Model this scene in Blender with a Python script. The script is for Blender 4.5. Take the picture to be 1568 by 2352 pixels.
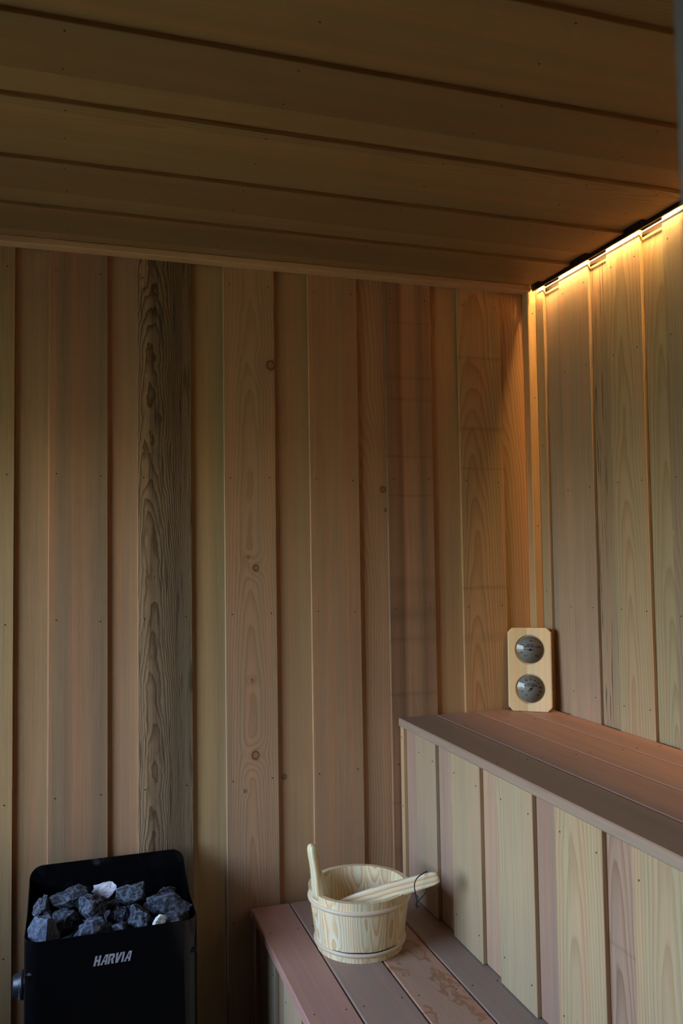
import bpy, bmesh, math, random
from mathutils import Matrix, Vector, noise

for o in list(bpy.data.objects):
    bpy.data.objects.remove(o, do_unlink=True)
sc = bpy.context.scene
COL = sc.collection
random.seed(7)

# ------------------------------------------------------------------ camera
CAM_H = 1.42
F_PX = 1895.76
def cam_rows(yaw=0.31310293, pit=0.05113901, rol=-0.0146994):
    B = Matrix(((1, 0, 0), (0, 0, -1), (0, 1, 0)))
    c, s = math.cos(yaw), math.sin(yaw); Ry = Matrix(((c, 0, -s), (0, 1, 0), (s, 0, c)))
    c, s = math.cos(pit), math.sin(pit); Rx = Matrix(((1, 0, 0), (0, c, s), (0, -s, c)))
    c, s = math.cos(rol), math.sin(rol); Rz = Matrix(((c, -s, 0), (s, c, 0), (0, 0, 1)))
    return Rz @ Rx @ Ry @ B
CR = cam_rows()
cd = bpy.data.cameras.new('camera')
cam = bpy.data.objects.new('camera', cd); COL.objects.link(cam)
r0, r1, r2 = CR[0], -CR[1], -CR[2]
cam.matrix_world = Matrix(((r0[0], r1[0], r2[0], 0), (r0[1], r1[1], r2[1], 0), (r0[2], r1[2], r2[2], CAM_H), (0, 0, 0, 1)))
cd.sensor_fit = 'VERTICAL'; cd.sensor_height = 36.0; cd.sensor_width = 24.0
cd.lens = F_PX / 2352 * 36.0
cd.clip_start = 0.02
cd.dof.use_dof = True; cd.dof.focus_distance = 2.35; cd.dof.aperture_fstop = 7.5
sc.camera = cam

# ------------------------------------------------------------------ world and light
w = bpy.data.worlds.new('sky'); sc.world = w; w.use_nodes = True
wn = w.node_tree.nodes; wl = w.node_tree.links
bg = wn['Background']
sky = wn.new('ShaderNodeTexSky'); sky.sky_type = 'NISHITA'
sky.sun_disc = False; sky.sun_elevation = math.radians(38); sky.sun_rotation = math.radians(150)
sky.dust_density = 3.0; sky.ozone_density = 1.5
hz = wn.new('ShaderNodeMix'); hz.data_type = 'RGBA'; hz.inputs[0].default_value = 0.6
wl.new(sky.outputs[0], hz.inputs[6]); hz.inputs[7].default_value = (0.20, 0.192, 0.185, 1)   # thin even cloud
wl.new(hz.outputs[2], bg.inputs[0])
bg.inputs[1].default_value = 10.4

XL, XR, XRR = -1.30, 1.391, 1.4015        # left wall, right wall raised / recessed faces
YB, YBR = 2.2915, 2.302                  # back wall raised / recessed faces
ZC, ZCR = 2.248, 2.258                  # ceiling raised / recessed faces
WY0, WY1, WZ0, WZ1 = 0.75, 2.20, 0.78, 1.86   # window opening in the left wall

def portal(name, loc, sx, sy, d):
    pl = bpy.data.lights.new(name, 'AREA'); pl.shape = 'RECTANGLE'; pl.size = sx; pl.size_y = sy
    pl.cycles.is_portal = True
    po = bpy.data.objects.new(name, pl); COL.objects.link(po)
    po.location = loc; po.rotation_euler = Vector(d).to_track_quat('-Z', 'Y').to_euler()
portal('window_daylight', (XL - 0.13, (WY0 + WY1) / 2, (WZ0 + WZ1) / 2), WY1 - WY0, WZ1 - WZ0, (1, 0, 0))

vs = sc.view_settings
vs.view_transform = 'Standard'; vs.look = 'None'; vs.gamma = 1.0; vs.use_curve_mapping = False
vs.exposure = 0.22

# ------------------------------------------------------------------ helpers
WM = {}
def link(o, M, parent=None):
    COL.objects.link(o)
    if parent is not None:
        o.parent = parent
        o.matrix_parent_inverse = WM[parent.name].inverted()
    o.matrix_basis = M
    WM[o.name] = M.copy()
    return o
def T(x, y, z): return Matrix.Translation((x, y, z))
def frame(loc, x, y, z):
    return Matrix(((x[0], y[0], z[0], loc[0]), (x[1], y[1], z[1], loc[1]), (x[2], y[2], z[2], loc[2]), (0, 0, 0, 1)))
def mobj(name, me, mat, parent=None, M=None, color=None):
    o = bpy.data.objects.new(name, me)
    if mat is not None and not me.materials: me.materials.append(mat)
    elif mat is not None and me.materials[0] is not mat:
        me = me.copy(); me.materials[0] = mat; o.data = me
    link(o, M if M is not None else Matrix(), parent)
    if color: o.color = (color[0], color[1], color[2], 1)
    return o
def empty(name, loc):
    o = bpy.data.objects.new(name, None); o.empty_display_size = 0.05
    return link(o, T(*loc))
def tag(o, label, cat, group=None):
    o['label'] = label; o['category'] = cat
    if group: o['group'] = group
    return o
def struct(o, label=None, cat=None):
    o['kind'] = 'structure'
    if label: o['label'] = label
    if cat: o['category'] = cat
    return o
def mesh_from(bm, name, smooth=False):
    me = bpy.data.meshes.new(name)
    bmesh.ops.recalc_face_normals(bm, faces=bm.faces[:])
    bm.to_mesh(me); bm.free()
    if smooth:
        for p in me.polygons: p.use_smooth = True
    return me
_bc = {}
def box_mesh(wx, wy, wz, bev=0.0015, seg=1):
    k = (round(wx, 4), round(wy, 4), round(wz, 4), bev, seg)
    if k in _bc: return _bc[k]
    bm = bmesh.new()
    bmesh.ops.create_cube(bm, size=1.0, matrix=Matrix.Diagonal((wx, wy, wz, 1)))
    if bev > 0:
        bmesh.ops.bevel(bm, geom=bm.edges[:], offset=bev, segments=seg, profile=0.5, affect='EDGES')
    me = mesh_from(bm, 'box'); _bc[k] = me
    return me
def box(name, a, b, mat, parent=None, bev=0.0015, color=None, seg=1):
    me = box_mesh(b[0] - a[0], b[1] - a[1], b[2] - a[2], bev, seg)
    return mobj(name, me, mat, parent, T((a[0] + b[0]) / 2, (a[1] + b[1]) / 2, (a[2] + b[2]) / 2), color)
def tube_mesh(pts, rad, n=10, closed=False, caps=True):
    bm = bmesh.new(); rings = []
    pts = [Vector(p) for p in pts]; N = len(pts)
    up = Vector((0.31, 0.17, 0.93)).normalized(); prev = None
    for i, p in enumerate(pts):
        a = pts[(i - 1) % N] if (closed or i > 0) else p
        b = pts[(i + 1) % N] if (closed or i < N - 1) else p
        t = (b - a).normalized()
        if prev is None: s = t.cross(up).normalized()
        else: s = (prev - t * prev.dot(t)).normalized()
        prev = s; u = t.cross(s)
        r = rad[i] if isinstance(rad, (list, tuple)) else rad
        rings.append([bm.verts.new(p + (s * math.cos(k * 2 * math.pi / n) + u * math.sin(k * 2 * math.pi / n)) * r) for k in range(n)])
    M_ = N if closed else N - 1
    for i in range(M_):
        A, B = rings[i], rings[(i + 1) % N]
        for k in range(n): bm.faces.new((A[k], A[(k + 1) % n], B[(k + 1) % n], B[k]))
    if caps and not closed:
        bm.faces.new(rings[0]); bm.faces.new(rings[-1][::-1])
    return mesh_from(bm, 'tube', True)
def spline(pts, n=8):
    out = []; P = [Vector(p) for p in pts]
    for i in range(len(P) - 1):
        p0 = P[max(i - 1, 0)]; p1 = P[i]; p2 = P[i + 1]; p3 = P[min(i + 2, len(P) - 1)]
        for k in range(n):
            t = k / n
            out.append(0.5 * ((2 * p1) + (-p0 + p2) * t + (2 * p0 - 5 * p1 + 4 * p2 - p3) * t * t + (-p0 + 3 * p1 - 3 * p2 + p3) * t ** 3))
    out.append(P[-1]); return out
def prism_mesh(poly, t, bev=0.0):
    """polygon in local x,z extruded along y from 0 to t"""
    bm = bmesh.new()
    f = bm.faces.new([bm.verts.new((x, 0, z)) for x, z in poly])
    r = bmesh.ops.extrude_face_region(bm, geom=[f])
    bmesh.ops.translate(bm, verts=[v for v in r['geom'] if isinstance(v, bmesh.types.BMVert)], vec=(0, t, 0))
    if bev > 0:
        bmesh.ops.recalc_face_normals(bm, faces=bm.faces[:])
        ed = [e for e in bm.edges if abs(e.verts[0].co.y) < 1e-6 and abs(e.verts[1].co.y) < 1e-6]
        bmesh.ops.bevel(bm, geom=ed, offset=bev, segments=2, profile=0.5, affect='EDGES')
    return mesh_from(bm, 'prism')
def lathe_mesh(prof, n=48, close=False):
    bm = bmesh.new(); rings = []
    for r, z in prof:
        if r < 1e-6: rings.append([bm.verts.new((0, 0, z))])
        else: rings.append([bm.verts.new((r * math.cos(2 * math.pi * k / n), r * math.sin(2 * math.pi * k / n), z)) for k in range(n)])
    for A, B in zip(rings[:-1], rings[1:]):
        for k in range(n):
            k2 = (k + 1) % n
            if len(A) == 1 and len(B) == 1: continue
            if len(A) == 1: bm.faces.new((A[0], B[k], B[k2]))
            elif len(B) == 1: bm.faces.new((A[k], B[0], A[k2]))
            else: bm.faces.new((A[k], B[k], B[k2], A[k2]))
    return mesh_from(bm, 'lathe', True)

# ------------------------------------------------------------------ materials
class NT:
    def __init__(s, name):
        s.m = bpy.data.materials.new(name); s.m.use_nodes = True
        s.t = s.m.node_tree; s.n = s.t.nodes; s.b = s.n['Principled BSDF']
    def node(s, ty, **kw):
        n = s.n.new(ty)
        for k, v in kw.items(): setattr(n, k, v)
        return n
    def put(s, sock, v):
        if isinstance(v, bpy.types.NodeSocket): s.t.links.new(v, sock)
        elif isinstance(v, (tuple, list)) and sock.type == 'RGBA' and len(v) == 3: sock.default_value = (*v, 1)
        else: sock.default_value = v
    def math(s, op, a, b=None, c=None, clamp=False):
        n = s.node('ShaderNodeMath', operation=op, use_clamp=clamp)
        s.put(n.inputs[0], a)
        if b is not None: s.put(n.inputs[1], b)
        if c is not None: s.put(n.inputs[2], c)
        return n.outputs[0]
    def vmath(s, op, a, b=None):
        n = s.node('ShaderNodeVectorMath', operation=op)
        s.put(n.inputs[0], a)
        if b is not None: s.put(n.inputs[1], b)
        return n.outputs['Value'] if op in ('LENGTH', 'DISTANCE', 'DOT_PRODUCT') else n.outputs['Vector']
    def noise(s, vec, scale=1.0, detail=2.0, rough=0.5, w=None, dist=0.0):
        n = s.node('ShaderNodeTexNoise')
        if w is not None:
            n.noise_dimensions = '4D'; s.put(n.inputs['W'], w)
        s.put(n.inputs['Vector'], vec); s.put(n.inputs['Scale'], scale); s.put(n.inputs['Detail'], detail)
        s.put(n.inputs['Roughness'], rough); s.put(n.inputs['Distortion'], dist)
        return n.outputs['Fac']
    def ramp(s, f, stops, interp='LINEAR'):
        n = s.node('ShaderNodeValToRGB'); n.color_ramp.interpolation = interp
        e = n.color_ramp.elements
        while len(e) < len(stops): e.new(0.5)
        for q, (p, c) in zip(e, stops):
            q.position = p; q.color = (c, c, c, 1) if not isinstance(c, tuple) else (*c, 1)
        s.put(n.inputs[0], f)
        return n.outputs[0]
    def mix(s, f, a, b, mode='MIX'):
        n = s.node('ShaderNodeMix', data_type='RGBA', blend_type=mode)
        s.put(n.inputs['Factor'], f); s.put(n.inputs['A'] if False else n.inputs[6], a); s.put(n.inputs[7], b)
        return n.outputs[2]
    def bump(s, h, strength=0.3, dist=0.001):
        n = s.node('ShaderNodeBump'); s.put(n.inputs['Height'], h)
        n.inputs['Strength'].default_value = strength; n.inputs['Distance'].default_value = dist
        s.put(s.b.inputs['Normal'], n.outputs[0])

def wood(name, xo=0.0, D=0.03, slope=0.03, freq=220.0, ga=0.35, late=(0.52, 0.40, 0.30), wob=0.02, dwob=0.02,
         wz=1.6, fine=0.16, streak=0.35, tint=(1.05, 0.94, 0.86), rough=0.62, spec=0.3, bump=0.25, knots=(), stain=0.0,
         saw=0.0, flow=0.0, fleck=0.0, bands=None, sticker=0.0):
    """boards: local x across, -y visible face, z along the grain; tone comes from the object's own colour"""
    g = NT(name)
    tc = g.node('ShaderNodeTexCoord').outputs['Object']
    oi = g.node('ShaderNodeObjectInfo')
    col, rnd = oi.outputs['Color'], oi.outputs['Random']
    sx = g.node('ShaderNodeSeparateXYZ'); g.put(sx.inputs[0], tc)
    x, y, z = sx.outputs
    seed = g.math('MULTIPLY', rnd, 63.0)
    def sc_(v): return g.vmath('MULTIPLY', tc, v)
    n1 = g.noise(sc_((5, 5, wz)), 1, 2, 0.5, seed)
    n2 = g.noise(sc_((7, 7, wz * 1.3)), 1, 2, 0.5, g.math('ADD', seed, 11.3))
    n3 = g.noise(sc_((40, 40, wz * 9)), 1, 2, 0.5, g.math('ADD', seed, 5.1))
    xc = g.math('ADD', g.math('ADD', x, xo), g.math('MULTIPLY', g.math('SUBTRACT', n1, 0.5), wob * 2))
    xc = g.math('ADD', xc, g.math('MULTIPLY', g.math('SUBTRACT', rnd, 0.5), 0.05))
    dz = g.math('MULTIPLY', z, slope)
    d = g.math('ADD', g.math('ADD', dz, D), g.math('MULTIPLY', g.math('SUBTRACT', n2, 0.5), dwob * 2))
    d = g.math('ADD', d, g.math('MULTIPLY', y, 1.0))
    r = g.math('SQRT', g.math('ADD', g.math('MULTIPLY', xc, xc), g.math('MULTIPLY', d, d)))
    r = g.math('ADD', r, g.math('MULTIPLY', g.math('SUBTRACT', n3, 0.5), 0.0035 + flow))
    kmask = None
    for (kx, kz, kr) in knots:
        dx = g.math('SUBTRACT', x, kx); dzk = g.math('SUBTRACT', z, kz)
        rr = g.math('SQRT', g.math('ADD', g.math('MULTIPLY', dx, dx), g.math('MULTIPLY', g.math('MULTIPLY', dzk, dzk), 0.8)))
        rr = g.math('ADD', rr, g.math('MULTIPLY', g.math('SUBTRACT', n3, 0.5), kr * 0.3))
        bulge = g.math('POWER', 2.718, g.math('MULTIPLY', g.math('MULTIPLY', rr, rr), -1.0 / (2 * (kr * 2.2) ** 2)))
        r = g.math('ADD', r, g.math('MULTIPLY', bulge, kr * 1.5))
        core = g.ramp(g.math('DIVIDE', rr, kr * 2), [(0.0, 0.55), (0.30, 0.45), (0.40, 1.0), (0.5, 0.85), (0.62, 0.18), (1.0, 0.0)])
        kmask = core if kmask is None else g.math('MAXIMUM', kmask, core)
    saww = g.math('FRACT', g.math('MULTIPLY', r, freq))
    line = g.ramp(saww, [(0.0, 0.05), (0.35, 0.10), (0.78, 0.75), (0.90, 1.0), (0.97, 0.25), (1.0, 0.05)])
    vary = g.noise(sc_((14, 14, 0.9)), 1, 2, 0.5, g.math('ADD', seed, 30.2))
    line = g.math('MULTIPLY', line, g.math('MULTIPLY_ADD', vary, 1.2, 0.35))
    fib = g.noise(sc_((650, 650, 9)), 1, 3, 0.6, seed)
    fib2 = g.noise(sc_((160, 160, 2.2)), 1, 3, 0.6, g.math('ADD', seed, 3.3))
    stk = g.noise(sc_((22, 22, 0.45)), 1, 2, 0.5, g.math('ADD', seed, 21.0))
    cloud = g.noise(sc_((9, 9, 2.5)), 1, 3, 0.6, g.math('ADD', seed, 17.0))
    base = g.mix(g.math('MULTIPLY_ADD', stk, 2.4, -0.7, clamp=True), col, g.mix(1.0, col, tint, 'MULTIPLY'))
    lum = g.math('ADD', g.math('MULTIPLY', g.math('SUBTRACT', stk, 0.5), streak * 2),
                 g.math('ADD', g.math('MULTIPLY', g.math('SUBTRACT', fib, 0.5), fine * 2), g.math('MULTIPLY', g.math('SUBTRACT', fib2, 0.5), fine * 2)))
    lum = g.math('ADD', lum, g.math('MULTIPLY', g.math('SUBTRACT', cloud, 0.5), 0.22))
    if saw > 0:
        sm = g.noise(sc_((3, 3, 140)), 1, 1, 0.5, seed)
        lum = g.math('ADD', lum, g.math('MULTIPLY', g.math('SUBTRACT', sm, 0.5), saw))
    lum = g.math('ADD', lum, 1.0)
    if fleck > 0:
        fk = g.noise(sc_((170, 170, 7)), 1, 2, 0.5, g.math('ADD', seed, 55.0))
        lum = g.math('MULTIPLY', lum, g.math('SUBTRACT', 1.0, g.math('MULTIPLY', g.ramp(fk, [(0.56, 0.0), (0.66, 1.0)]), fleck)))
    if bands:
        bx_ = g.math('ADD', g.math('MULTIPLY', g.math('ADD', x, g.math('MULTIPLY', g.math('SUBTRACT', n1, 0.5), 0.012)), 6.6667), 0.5)
        lum = g.math('MULTIPLY', lum, g.ramp(bx_, bands))
    if sticker > 0:
        wz_ = g.math('ADD', z, g.math('MULTIPLY', g.math('SUBTRACT', n3, 0.5), 0.004))
        cz = g.node('ShaderNodeCombineXYZ'); g.put(cz.inputs[2], wz_)
        sn = g.noise(cz.outputs[0], 4.2, 1, 0.5, g.math('ADD', seed, 8.0))
        sl = g.ramp(g.math('ABSOLUTE', g.math('SUBTRACT', sn, 0.5)), [(0.0, 1.0), (0.004, 0.5), (0.014, 0.0)])
        lum = g.math('MULTIPLY', lum, g.math('SUBTRACT', 1.0, g.math('MULTIPLY', g.math('MULTIPLY', sl, fib2), sticker)))
    hue = g.noise(sc_((34, 34, 0.7)), 1, 2, 0.5, g.math('ADD', seed, 71.0))
    base = g.mix(1.0, base, g.mix(g.math('MULTIPLY_ADD', hue, 2.6, -0.8, clamp=True), (1.06, 0.96, 0.92), (0.94, 1.03, 1.01)), 'MULTIPLY')
    cc = g.node('ShaderNodeCombineColor'); [g.put(i, lum) for i in cc.inputs[:3]]
    base = g.mix(1.0, base, cc.outputs[0], 'MULTIPLY')
    base = g.mix(g.math('MULTIPLY', line, ga, clamp=True), base, g.mix(1.0, base, late, 'MULTIPLY'))
    if kmask is not None:
        base = g.mix(g.math('MULTIPLY', kmask, 0.92, clamp=True), base, g.mix(1.0, base, (0.30, 0.17, 0.09), 'MULTIPLY'))
    if stain > 0:
        st = g.noise(sc_((16, 16, 9)), 1, 4, 0.55, g.math('ADD', seed, 40.0))
        edge = g.ramp(g.math('ABSOLUTE', g.math('SUBTRACT', st, 0.55)), [(0.0, 1.0), (0.012, 0.7), (0.035, 0.0)])
        blot = g.ramp(st, [(0.52, 0.0), (0.60, 0.22), (0.75, 0.1)])
        both = g.math('MULTIPLY', g.math('ADD', edge, blot), stain, clamp=True)
        base = g.mix(both, base, g.mix(1.0, base, (0.72, 0.50, 0.30), 'MULTIPLY'))
    g.put(g.b.inputs['Base Color'], base)
    g.put(g.b.inputs['Roughness'], g.math('MULTIPLY_ADD', fib2, 0.18, rough - 0.09))
    g.b.inputs['Specular IOR Level'].default_value = spec
    h = g.math('ADD', g.math('MULTIPLY', line, -0.6 * min(1.0, ga * 1.6)), g.math('ADD', g.math('MULTIPLY', fib, 0.5), g.math('MULTIPLY', fib2, 0.5)))
    g.bump(h, bump, 0.0012)
    return g.m
def plain(name, col, rough=0.5, metal=0.0, spec=0.5, coat=0.0, emit=None, estr=0.0):
    g = NT(name)
    g.b.inputs['Base Color'].default_value = (*col, 1); g.b.inputs['Roughness'].default_value = rough
    g.b.inputs['Metallic'].default_value = metal; g.b.inputs['Specular IOR Level'].default_value = spec
    g.b.inputs['Coat Weight'].default_value = coat
    if emit:
        g.b.inputs['Emission Color'].default_value = (*emit, 1); g.b.inputs['Emission Strength'].default_value = estr
    return g.m

MW = {
    'banded': wood('cedar_two_tone', xo=0.2, D=0.01, slope=0.01, freq=230, ga=0.45, wob=0.012, fine=0.24, streak=0.30, tint=(1.10, 0.88, 0.80), sticker=0.4,
                   bands=[(0.0, 0.62), (0.12, 0.70), (0.30, 0.50), (0.40, 1.05), (0.62, 1.0), (0.75, 0.72), (0.9, 0.9)]),
    'fine':   wood('cedar_straight_grain', xo=0.30, D=0.0, slope=0.004, freq=300, ga=0.42, wob=0.008, dwob=0.02, fine=0.22, streak=0.26),
    'smooth': wood('cedar_smooth', xo=0.22, D=0.02, slope=0.01, freq=170, ga=0.16, wob=0.01, fine=0.17, streak=0.36, bump=0.2),
    'cath':   wood('cedar_flat_sawn', xo=0.0, D=0.045, slope=0.050, freq=150, ga=0.58, wob=0.02, dwob=0.018, fine=0.20, streak=0.24, sticker=0.45),
    'wave':   wood('cedar_wavy_grain', xo=0.055, D=0.03, slope=0.085, freq=125, ga=0.56, wob=0.03, dwob=0.03, fine=0.18, streak=0.24),
    'rough':  wood('cedar_deep_grain', fleck=0.5, xo=0.015, D=0.06, slope=0.030, freq=290, ga=0.95, late=(0.28, 0.22, 0.17), wob=0.018, dwob=0.016,
                   wz=2.0, fine=0.28, streak=0.35, tint=(0.80, 0.78, 0.72), bump=0.6, flow=0.004,
                   bands=[(0.0, 1.25), (0.16, 1.2), (0.28, 0.62), (0.5, 0.72), (0.72, 0.58), (1.0, 0.85)]),
    'flecked': wood('cedar_flecked', xo=0.10, D=0.05, slope=0.02, freq=190, ga=0.4, wob=0.015, fine=0.24, streak=0.35, tint=(0.95, 0.90, 0.84), fleck=0.6),
    'dark':   wood('cedar_dark_heartwood', xo=0.2, D=0.01, slope=0.01, freq=230, ga=0.40, wob=0.012, fine=0.20, streak=0.55, tint=(1.15, 0.86, 0.76)),
    'pale':   wood('cedar_sapwood', xo=0.10, D=0.06, slope=0.02, freq=160, ga=0.38, late=(0.62, 0.48, 0.34), wob=0.015, fine=0.17, streak=0.16, tint=(0.96, 0.93, 0.90)),
    'palecath': wood('cedar_sapwood_flat_sawn', xo=0.0, D=0.035, slope=0.040, freq=120, ga=0.46, late=(0.55, 0.43, 0.29), wob=0.02, fine=0.17, streak=0.16, tint=(0.97, 0.93, 0.88)),
    'bench':  wood('cedar_seat', xo=0.24, D=0.02, slope=0.008, freq=260, ga=0.18, late=(0.6, 0.46, 0.40), wob=0.01, fine=0.14, streak=0.28, rough=0.55, spec=0.35, bump=0.15),
    'stained': wood('cedar_seat_water_stained', xo=0.24, D=0.02, slope=0.008, freq=260, ga=0.18, late=(0.6, 0.46, 0.36), wob=0.012, fine=0.14, streak=0.25, rough=0.55, spec=0.35, bump=0.15, stain=0.8),
    'ceil':   wood('cedar_ceiling', xo=0.16, D=0.03, slope=0.010, freq=170, ga=0.20, wob=0.012, fine=0.10, streak=0.22),
    'ceilgrain': wood('cedar_ceiling_flat_sawn', xo=0.04, D=0.03, slope=0.022, freq=170, ga=0.45, wob=0.014, wz=1.0, fine=0.12, streak=0.22),
    'pine':   wood('pine_varnished', xo=0.01, D=0.035, slope=0.07, freq=170, ga=0.85, late=(0.80, 0.50, 0.22), wob=0.02, dwob=0.03, wz=4.0, fine=0.07, streak=0.10,
                   tint=(1.0, 0.95, 0.86), rough=0.38, spec=0.45, bump=0.08),
    'pinehandle': wood('pine_handle', xo=0.05, D=0.02, slope=0.03, freq=95, ga=0.9, late=(0.82, 0.56, 0.32), wob=0.012, wz=3.0, fine=0.05, streak=0.08,
                   tint=(1.0, 0.95, 0.86), rough=0.42, spec=0.4, bump=0.08),
    'panel':  wood('pine_gauge_panel', xo=0.06, D=0.03, slope=0.02, freq=60, ga=0.30, late=(0.88, 0.70, 0.45), wob=0.01, fine=0.04, streak=0.12,
                   tint=(1.02, 0.92, 0.80), rough=0.4, spec=0.45, bump=0.05),
}
M_side = plain('backing_ply', (0.05, 0.032, 0.02), 0.9)
M_nail = plain('nail_head', (0.012, 0.010, 0.009), 0.6)
M_black = plain('black_aluminium', (0.006, 0.006, 0.006), 0.35, 0.0, 0.4)
M_led = plain('led_diffuser', (1, 0.9, 0.7), 0.5, emit=(1.0, 0.58, 0.20), estr=260.0)
M_lens = plain('led_lens_edge', (1, 0.9, 0.7), 0.5, emit=(1.0, 0.80, 0.50), estr=2.5)
M_frame = plain('painted_frame', (0.10, 0.095, 0.095), 0.6)

# palette (wood tones, linear)
PAL = dict(brown=(0.44, 0.282, 0.168), pink=(0.46, 0.294, 0.178), rose=(0.39, 0.255, 0.183), tan=(0.47, 0.312, 0.175), olive=(0.44, 0.316, 0.166),
           grey=(0.38, 0.262, 0.158), dark=(0.27, 0.165, 0.10), honey=(0.54, 0.35, 0.18), sap=(0.48, 0.352, 0.210), sapgreen=(0.445, 0.335, 0.208),
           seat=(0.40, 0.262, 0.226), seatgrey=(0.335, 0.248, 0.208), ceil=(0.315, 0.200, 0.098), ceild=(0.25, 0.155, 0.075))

NAIL = None
def nail_mesh():
    bm = bmesh.new()
    bmesh.ops.create_cone(bm, cap_ends=True, segments=8, radius1=0.0022, radius2=0.0016, depth=0.0012, matrix=Matrix.Rotation(math.pi / 2, 4, 'X') @ Matrix())
    return mesh_from(bm, 'nail')
NAIL = nail_mesh(); NAIL.materials.append(M_nail)
BOARDS = {}
def board(parent, M, wd, th, ln, style, color, bev=0.0012, nails=(), name='board', mat=None):
    jit = 1 + random.uniform(-0.05, 0.05)
    c = tuple(v * jit for v in PAL[color]) if isinstance(color, str) else color
    o = mobj(name, box_mesh(wd, th, ln, bev), mat or MW[style], parent, M, c)
    for (nx, nz) in nails:
        e = random.uniform(-0.004, 0.004)
        n = bpy.data.objects.new('nail', NAIL)
        link(n, M @ T(nx + e * 0.5, -th / 2 - 0.0001, nz + e), o)
    return o
# frames whose local -y faces the room
def fr_back(x, y, z): return frame((x, y, z), (1, 0, 0), (0, 1, 0), (0, 0, 1))
def fr_right(x, y, z): return frame((x, y, z), (0, -1, 0), (1, 0, 0), (0, 0, 1))
def fr_ceil(x, y, z): return frame((x, y, z), (0, 1, 0), (0, 0, 1), (1, 0, 0))
def fr_seat(x, y, z): return frame((x, y, z), (1, 0, 0), (0, 0, -1), (0, 1, 0))

TH = 0.0165      # board thickness
PR = 0.0104      # how far the raised boards stand proud
# ------------------------------------------------------------------ floor, backings
floor_m = NT('floor_boards')
tcf = floor_m.node('ShaderNodeTexCoord').outputs['Object']
nf = floor_m.noise(tcf, 40, 4)
floor_m.put(floor_m.b.inputs['Base Color'], floor_m.mix(nf, (0.035, 0.027, 0.021), (0.055, 0.042, 0.032)))
floor_m.b.inputs['Roughness'].default_value = 0.7
fl = struct(box('floor', (XL - 0.2, -0.82, -0.12), (XRR + 0.2, YBR + 0.2, 0.0), floor_m.m, bev=0))
grass = NT('grass')
gn = grass.noise(grass.node('ShaderNodeTexCoord').outputs['Object'], 0.8, 6)
grass.put(grass.b.inputs['Base Color'], grass.mix(gn, (0.06, 0.075, 0.03), (0.115, 0.135, 0.06)))
grass.b.inputs['Roughness'].default_value = 0.9
struct(box('ground', (-60, -60, -0.5), (60, 60, -0.3), grass.m, bev=0))

# ------------------------------------------------------------------ back wall
wb = struct(box('wall_back', (XL - 0.2, YBR + TH, 0), (XRR + 0.2, YBR + 0.2, ZCR + 0.15), M_side, bev=0))
ZT = 2.250
L = ZT - 0.005
zc = (ZT + 0.005) / 2
nrows = [0.42, 0.80, 1.255, 1.64, 2.19]
raised = [(-1.243, -1.095, 'cath', 'brown'), (-1.006, -0.858, 'fine', 'tan'), (-0.77, -0.622, 'fine', 'brown'), (-0.534, -0.386, 'cath', 'tan'), (-0.297, -0.149, 'fine', 'olive'), (-0.065, 0.085, 'dark', 'grey'),
          (0.162, 0.308, 'rough', 'grey'), (0.399, 0.546, 'KNOT', 'pink'), (0.648, 0.798, 'fine', 'brown'),
          (0.888, 1.037, 'banded', 'pink'), (1.129, 1.278, 'cath', 'honey')]
knot_mat = wood('cedar_knotty', xo=0.02, D=0.05, slope=0.03, freq=170, ga=0.42, wob=0.015, dwob=0.015, fine=0.13, streak=0.25,
                knots=((0.013, 1.385 - zc, 0.0085), (0.008, 0.865 - zc, 0.0105), (0.062, 1.965 - zc, 0.012), (-0.008, 1.415 - zc, 0.004), (0.0, 1.072 - zc, 0.0045), (-0.022, 0.77 - zc, 0.004)))
for (a, b, st, co) in raised:
    wd = b - a
    nails = [(s * (wd / 2 - 0.018), zz - zc) for zz in nrows for s in (-1, 1)] if b > -0.2 else ()
    board(wb, fr_back((a + b) / 2, YB + PR / 2, zc), wd, PR, L, st if st != 'KNOT' else 'cath', co, nails=nails, mat=knot_mat if st == 'KNOT' else None)
wave_mat = wood('cedar_wavy_knotty', xo=0.05, D=0.03, slope=0.085, freq=125, ga=0.50, wob=0.03, dwob=0.03, fine=0.12, streak=0.20,
                knots=((0.034, 1.612 - zc, 0.008), (0.040, 1.55 - zc, 0.004)))
fine_knot = wood('cedar_straight_knotty', xo=0.30, D=0.0, slope=0.004, freq=330, ga=0.34, wob=0.012, fine=0.14, streak=0.22, knots=((-0.032, 0.795 - zc, 0.006),))
rec = [(-1.299, -1.095, 'smooth', 'tan', None), (-1.095, -0.849, 'fine', 'brown', None), (-0.849, -0.622, 'smooth', 'brown', None), (-0.622, -0.386, 'fine', 'brown', None), (-0.386, -0.149, 'smooth', 'tan', None), (-0.149, -0.065, 'fine', 'tan', None), (0.085, 0.162, 'smooth', 'pink', None), (0.308, 0.399, 'smooth', 'olive', None),
       (0.546, 0.648, 'fine', 'tan', fine_knot), (0.798, 0.888, 'wave', 'pink', wave_mat), (1.037, 1.129, 'smooth', 'tan', None), (1.278, 1.366, 'wave', 'tan', None)]
for (a, b, st, co, mt) in rec:
    e = 0.015 if a > -0.14 else 0.0
    board(wb, fr_back((a + b) / 2 + (0.0075 if a == -0.149 else 0), YBR + TH / 2, zc), b - a + 2 * e + (0.015 if a == -0.149 else 0), TH, L, st, co, mat=mt)
    # the lap continues behind the raised boards
# corner post
board(wb, fr_back(1.381, 2.268 + 0.02, zc), 0.034, 0.04, L, 'smooth', 'honey', bev=0.002, name='corner_strip', nails=[(-0.002, zz - zc) for zz in (0.6, 1.05, 1.5, 1.9, 2.17)])

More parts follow.
